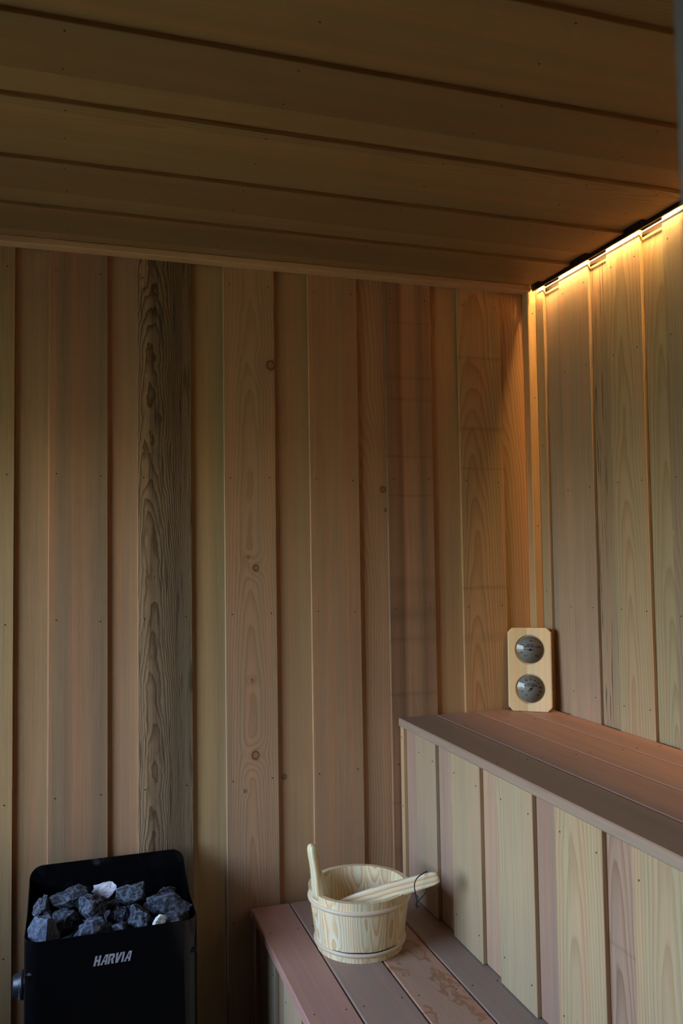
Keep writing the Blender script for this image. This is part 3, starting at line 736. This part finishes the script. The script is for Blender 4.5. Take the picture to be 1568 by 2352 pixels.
# upright handle: the stave carried on above the rim, narrowing to a rounded grip
def handle_mesh():
    bm = bmesh.new(); rows = []
    prof = [(-0.012, 0.0185, 0.0165), (0.0, 0.0182, 0.0160), (0.015, 0.0178, 0.0150), (0.035, 0.0168, 0.0128), (0.055, 0.0155, 0.0112), (0.075, 0.0150, 0.0108),
            (0.092, 0.0152, 0.0112), (0.105, 0.0145, 0.0110), (0.113, 0.0120, 0.0095), (0.118, 0.0085, 0.0070), (0.1205, 0.004, 0.0035)]
    n = 20
    for (z, hx, hy) in prof:
        zz = BH + z; ro = RB + (RT - RB) * zz / BH
        row = []
        for k in range(n):
            t = 2 * math.pi * k / n; e = 0.55
            cx, sy = math.cos(t), math.sin(t)
            x = hx * (abs(cx) ** e) * (1 if cx >= 0 else -1)
            y = hy * (abs(sy) ** e) * (1 if sy >= 0 else -1)
            row.append(bm.verts.new((x, RB - ro + 0.0145 - z * 0.035 + y, zz)))
        rows.append(row)
    for A, B in zip(rows[:-1], rows[1:]):
        for k in range(n): bm.faces.new((A[k], A[(k + 1) % n], B[(k + 1) % n], B[k]))
    bm.faces.new(rows[0][::-1]); bm.faces.new(rows[-1])
    return mesh_from(bm, 'handle', True)
mobj('handle', handle_mesh(), MW['pinehandle'], bk, stave_frame(HA), (0.86, 0.76, 0.54))
for zf in (0.140, 0.835):
    z = zf * BH; ro = RB + (RT - RB) * zf
    n = 72; pts = []
    bm = bmesh.new(); rows = []
    for k in range(n):
        a = 2 * math.pi * k / n; row = []
        for (dr, dz) in ((-0.0012, -0.0055), (0.0022, -0.0052), (0.0046, -0.0028), (0.0052, 0.0), (0.0046, 0.0028), (0.0022, 0.0052), (-0.0012, 0.0055)):
            row.append(bm.verts.new(((ro + dr) * math.cos(a), (ro + dr) * math.sin(a), z + dz)))
        rows.append(row)
    for k in range(n):
        A, B = rows[k], rows[(k + 1) % n]
        for q in range(6): bm.faces.new((A[q], A[q + 1], B[q + 1], B[q]))
    mobj('hoop', mesh_from(bm, 'hoop', True), plain('hoop_wood', (0.74, 0.58, 0.40), 0.4) if zf < 0.5 else bpy.data.materials['hoop_wood'], bk, T(BX, BY, ZB1))
# thin dark line above the lower hoop
zf = 0.140 * BH + 0.0058; ro = RB + (RT - RB) * zf / BH + 0.0009
mobj('dark_line', tube_mesh([(BX + ro * math.cos(a), BY + ro * math.sin(a), ZB1 + zf + 0.0006 * math.sin(a * 9)) for a in [math.radians(215 + i * 2.5) for i in range(36)]], [0.0004 + 0.0011 * math.sin(math.pi * i / 35) for i in range(36)], 6), M_nail, bk, Matrix())
mobj('bucket_floor', lathe_mesh([(0, 0.0), (RB - 0.008, 0.0), (RB - 0.006, 0.016), (0, 0.016)], 48), MW['pine'], bk, T(BX, BY, ZB1 + 0.006), PINE)

# ------------------------------------------------------------------ ladle
LA = Vector((0.658, 1.948, 0.578)); LB = Vector((0.8305, 1.8625, 0.6405))
ld = (LB - LA).normalized()
toc = (Vector((0, 0, CAM_H)) - LB).normalized()
ly = -(toc - ld * toc.dot(ld)).normalized()
ly = (ly + Vector((0, 0, 0.25))).normalized(); ly = (ly - ld * ly.dot(ld)).normalized()
lxv = ly.cross(ld)
la = tag(empty('ladle', LA), 'pale wooden ladle resting in bucket with black cord loop', 'ladle')
def ladle_handle():
    bm = bmesh.new(); rows = []
    prof = [(-0.075, 0.010, 0.0065, 0), (-0.05, 0.0125, 0.0065, 0), (0.0, 0.0165, 0.0068, 0), (0.05, 0.0185, 0.007, 0), (0.09, 0.0188, 0.007, 0), (0.115, 0.0178, 0.007, 0), (0.132, 0.0172, 0.007, 0),
            (0.150, 0.0168, 0.007, 0), (0.175, 0.0160, 0.007, 0), (0.192, 0.0150, 0.0068, 0), (0.203, 0.0125, 0.0055, 0), (0.2065, 0.0100, 0.0035, 0)]
    n = 24
    for (z, hx, hy, _) in prof:
        row = []
        for k in range(n):
            t = 2 * math.pi * k / n; e = 0.35
            c, s = math.cos(t), math.sin(t)
            row.append(bm.verts.new((hx * abs(c) ** e * (1 if c >= 0 else -1), hy * abs(s) ** e * (1 if s >= 0 else -1), z)))
        rows.append(row)
    for A, B in zip(rows[:-1], rows[1:]):
        for k in range(n): bm.faces.new((A[k], A[(k + 1) % n], B[(k + 1) % n], B[k]))
    bm.faces.new(rows[0][::-1]); bm.faces.new(rows[-1])
    return mesh_from(bm, 'ladle_handle', True)
LM = frame(LA, lxv, ly, ld)
mobj('handle', ladle_handle(), MW['pinehandle'], la, LM, (0.86, 0.78, 0.58))
bowl = mobj('bowl', lathe_mesh([(0, -0.020), (0.018, -0.018), (0.028, -0.006), (0.031, 0.012), (0.028, 0.012), (0.024, -0.004), (0.015, -0.013), (0, -0.015)], 32), MW['pinehandle'], la,
            T(*(LA - ld * 0.088)) @ T(0, 0, 0.0), (0.80, 0.68, 0.46))
# cord: over the face, round the edges, knotted below
def lp(x, y, z): return LM @ Vector((x, y, z))
def zpx(zx, zy, Y): return px_at_Y(880 + zx * 0.0893, 1960 + zy * 0.0893, Y)
Yc = 1.868
c1 = [lp(-0.0182, 0.004, 0.183), lp(-0.019, -0.004, 0.178), zpx(905, 600, Yc - 0.006), zpx(820, 720, Yc - 0.009), zpx(800, 860, Yc - 0.008), zpx(830, 1050, Yc), zpx(852, 1180, Yc), zpx(848, 1290, Yc)]
c2 = [lp(0.0165, 0.006, 0.183), zpx(1105, 850, Yc + 0.006), zpx(1112, 930, Yc + 0.004), zpx(1050, 1060, Yc + 0.002), zpx(940, 1180, Yc), zpx(868, 1260, Yc), zpx(848, 1300, Yc)]
M_cord = plain('black_cord', (0.008, 0.008, 0.009), 0.6)
cordp = spline(c1, 8)
crd = mobj('cord', tube_mesh(cordp, 0.0013, 8), M_cord, la, Matrix())
mobj('cord_strand', tube_mesh(spline(c2, 8), 0.0012, 8), M_cord, crd, Matrix())
mobj('knot', rock_mesh(91, 0.0030, 0.0028, 0.0042, 3, 0.12), M_cord, crd, T(*zpx(838, 1320, Yc)))
mobj('cord_end', tube_mesh(spline([zpx(838, 1330, Yc), zpx(860, 1370, Yc), zpx(855, 1420, Yc)], 5), 0.0012, 6), M_cord, crd, Matrix())
mobj('cord_end', tube_mesh(spline([zpx(840, 1330, Yc), zpx(890, 1365, Yc), zpx(930, 1395, Yc)], 5), 0.0012, 6), M_cord, crd, Matrix())

# ------------------------------------------------------------------ thermometer panel
TA = math.radians(36)
fx = Vector((math.cos(TA), -math.sin(TA), 0))
lean = 0.016 / 0.25
back = Vector((math.sin(TA), math.cos(TA), 0))
fz = (Vector((0, 0, 1)) + back * lean).normalized(); fy = fz.cross(fx)
TW, THH, TT = 0.130, 0.2500, 0.020
tb_ = Vector((1.3055, 2.2165, ZB2 + 0.0005))
TF = frame(tb_, fx, fy, fz)
th = tag(empty('thermometer_panel', tb_), 'pale pine panel with two round dials leaning in the bench corner', 'thermometer')
def cut_panel(poly, seam_side):
    me = prism_mesh(poly, TT)
    bm = bmesh.new(); bm.from_mesh(me)
    ed = [e for e in bm.edges if abs(e.verts[0].co.y) < 1e-6 and abs(e.verts[1].co.y) < 1e-6 and not (abs(e.verts[0].co.x - seam_side) < 1e-5 and abs(e.verts[1].co.x - seam_side) < 1e-5)]
    bmesh.ops.bevel(bm, geom=ed, offset=0.0035, segments=3, profile=0.5, affect='EDGES')
    me2 = mesh_from(bm, 'panel_raw')
    o = bpy.data.objects.new('panel_raw', me2); COL.objects.link(o)
    cut = []
    for zc__ in (0.184, 0.067):
        bm = bmesh.new()
        bmesh.ops.create_cone(bm, cap_ends=True, segments=64, radius1=DR + 0.0048, radius2=DR + 0.0002, depth=0.008, matrix=T(DX, 0.0028, zc__) @ Matrix.Rotation(-math.pi / 2, 4, 'X'))
        cm = mesh_from(bm, 'cut'); co = bpy.data.objects.new('cut', cm); COL.objects.link(co); cut.append(co)
        md = o.modifiers.new('b', 'BOOLEAN'); md.operation = 'DIFFERENCE'; md.object = co; md.solver = 'EXACT'
    dg = bpy.context.evaluated_depsgraph_get()
    res = bpy.data.meshes.new_from_object(o.evaluated_get(dg))
    for c in cut: bpy.data.objects.remove(c, do_unlink=True)
    bpy.data.objects.remove(o, do_unlink=True)
    return res
DX, DR = 0.002, 0.0415
CH = 0.0135; hx_ = TW / 2; sm = -TW / 2 + TW * 0.445
pL = [(-hx_, CH), (-hx_ + CH, 0), (sm, 0), (sm, THH), (-hx_ + CH, THH), (-hx_, THH - CH)]
pR = [(sm, 0), (hx_ - CH, 0), (hx_, CH), (hx_, THH - CH), (hx_ - CH, THH), (sm, THH)]
for poly, c in ((pL, (0.70, 0.55, 0.33)), (pR, (0.82, 0.70, 0.48))):
    mobj('panel_half', cut_panel(poly, sm), MW['panel'], th, TF, c)
M_dial = plain('dial_card', (0.25, 0.225, 0.195), 0.6)
M_ink = plain('dial_ink', (0.015, 0.015, 0.014), 0.6)
M_dome = gl.m
def text_mesh(s, size):
    cu = bpy.data.curves.new('t', 'FONT'); cu.body = s; cu.size = size; cu.align_x = 'CENTER'; cu.align_y = 'CENTER'; cu.offset = size * 0.022; cu.resolution_u = 2
    o = bpy.data.objects.new('t', cu); COL.objects.link(o)
    dg = bpy.context.evaluated_depsgraph_get()
    me = bpy.data.meshes.new_from_object(o.evaluated_get(dg))
    bpy.data.objects.remove(o, do_unlink=True)
    return me
def dial(zc__, title, nums, ang0, ang1, nt, needle, unit):
    D = TF @ T(DX, 0.0058, zc__)       # dial plane, local x right, z up, -y outwards
    disc = lathe_mesh([(0, 0), (DR - 0.0004, 0), (DR - 0.0004, 0.002), (0, 0.002)], 64)
    U = Matrix.Rotation(math.pi / 2, 4, 'X')          # lathe z -> -y
    dl = mobj('dial', disc, M_dial, th, D @ U @ T(0, 0, -0.002))
    X = D @ U @ T(0, 0, 0.0003)
    for i in range(nt + 1):
        a = math.radians(ang0 + (ang1 - ang0) * i / nt)
        big = i % (nt // 10 if nt >= 10 else 1) == 0
        l = 0.0052 if big else 0.003
        r = 0.0385 - l / 2
        mobj('tick', box_mesh(0.0007 if big else 0.0004, l, 0.0002, 0), M_ink, dl, X @ T(r * math.sin(a), r * math.cos(a), 0) @ Matrix.Rotation(-a, 4, 'Z'))
    for s, a, rr in nums:
        a = math.radians(a)
        mobj('numeral', text_mesh(s, 0.0074), M_ink, dl, X @ T(rr * math.sin(a), rr * math.cos(a), 0))
    for i, t in enumerate(title):
        mobj('lettering', text_mesh(t, 0.0064), M_ink, dl, X @ T(0, 0.0150 - i * 0.0056, 0))
    mobj('numeral', text_mesh(unit[0], 0.0068), M_ink, dl, X @ T(-0.0165, -0.0185, 0))
    mobj('unit_sign', text_mesh(unit[1], 0.0062), M_ink, dl, X @ T(-0.0110, -0.0185, 0))
    a = math.radians(needle)
    bm = bmesh.new()
    P = [(-0.0007, 0.003), (-0.00035, 0.0345), (0.00035, 0.0345), (0.0007, 0.003), (0.0010, -0.004), (0.0012, -0.0105), (-0.0012, -0.0105), (-0.0010, -0.004)]
    f = bm.faces.new([bm.verts.new((x, y, 0)) for x, y in P])
    r = bmesh.ops.extrude_face_region(bm, geom=[f]); bmesh.ops.translate(bm, verts=[v for v in r['geom'] if isinstance(v, bmesh.types.BMVert)], vec=(0, 0, 0.0004))
    mobj('needle', mesh_from(bm, 'needle'), M_ink, dl, X @ T(0, 0, 0.0012) @ Matrix.Rotation(-a, 4, 'Z'))
    mobj('needle_hub', lathe_mesh([(0, 0), (0.0036, 0), (0.0034, 0.0016), (0, 0.002)], 20), M_ink, dl, X @ T(0, 0, 0.0006))
    R = 0.110; prof = []
    for i in range(13):
        r_ = (DR - 0.0006) * i / 12
        prof.append((r_, 0.0088 - (R - math.sqrt(R * R - r_ * r_))))
    mobj('dial_glass', lathe_mesh(prof, 64), M_dome, dl, X)
dial(0.184, ('SAUNA', 'THERMOMETER'), [('150', 6, 0.0265), ('200', 73, 0.0270), ('250', 133, 0.0265), ('100', -62, 0.0268), ('50', -108, 0.0270)], -135, 135, 50, -90, ('0', '°F'))
dial(0.067, ('SAUNA', 'HYGROMETER'), [('10', -108, 0.028), ('20', -81, 0.028), ('30', -54, 0.028), ('40', -27, 0.028), ('50', 0, 0.028), ('60', 27, 0.028), ('70', 54, 0.028), ('80', 80, 0.028), ('90', 106, 0.028), ('100', 131, 0.0265)],
     -135, 135, 10, 43, ('0', '%'))
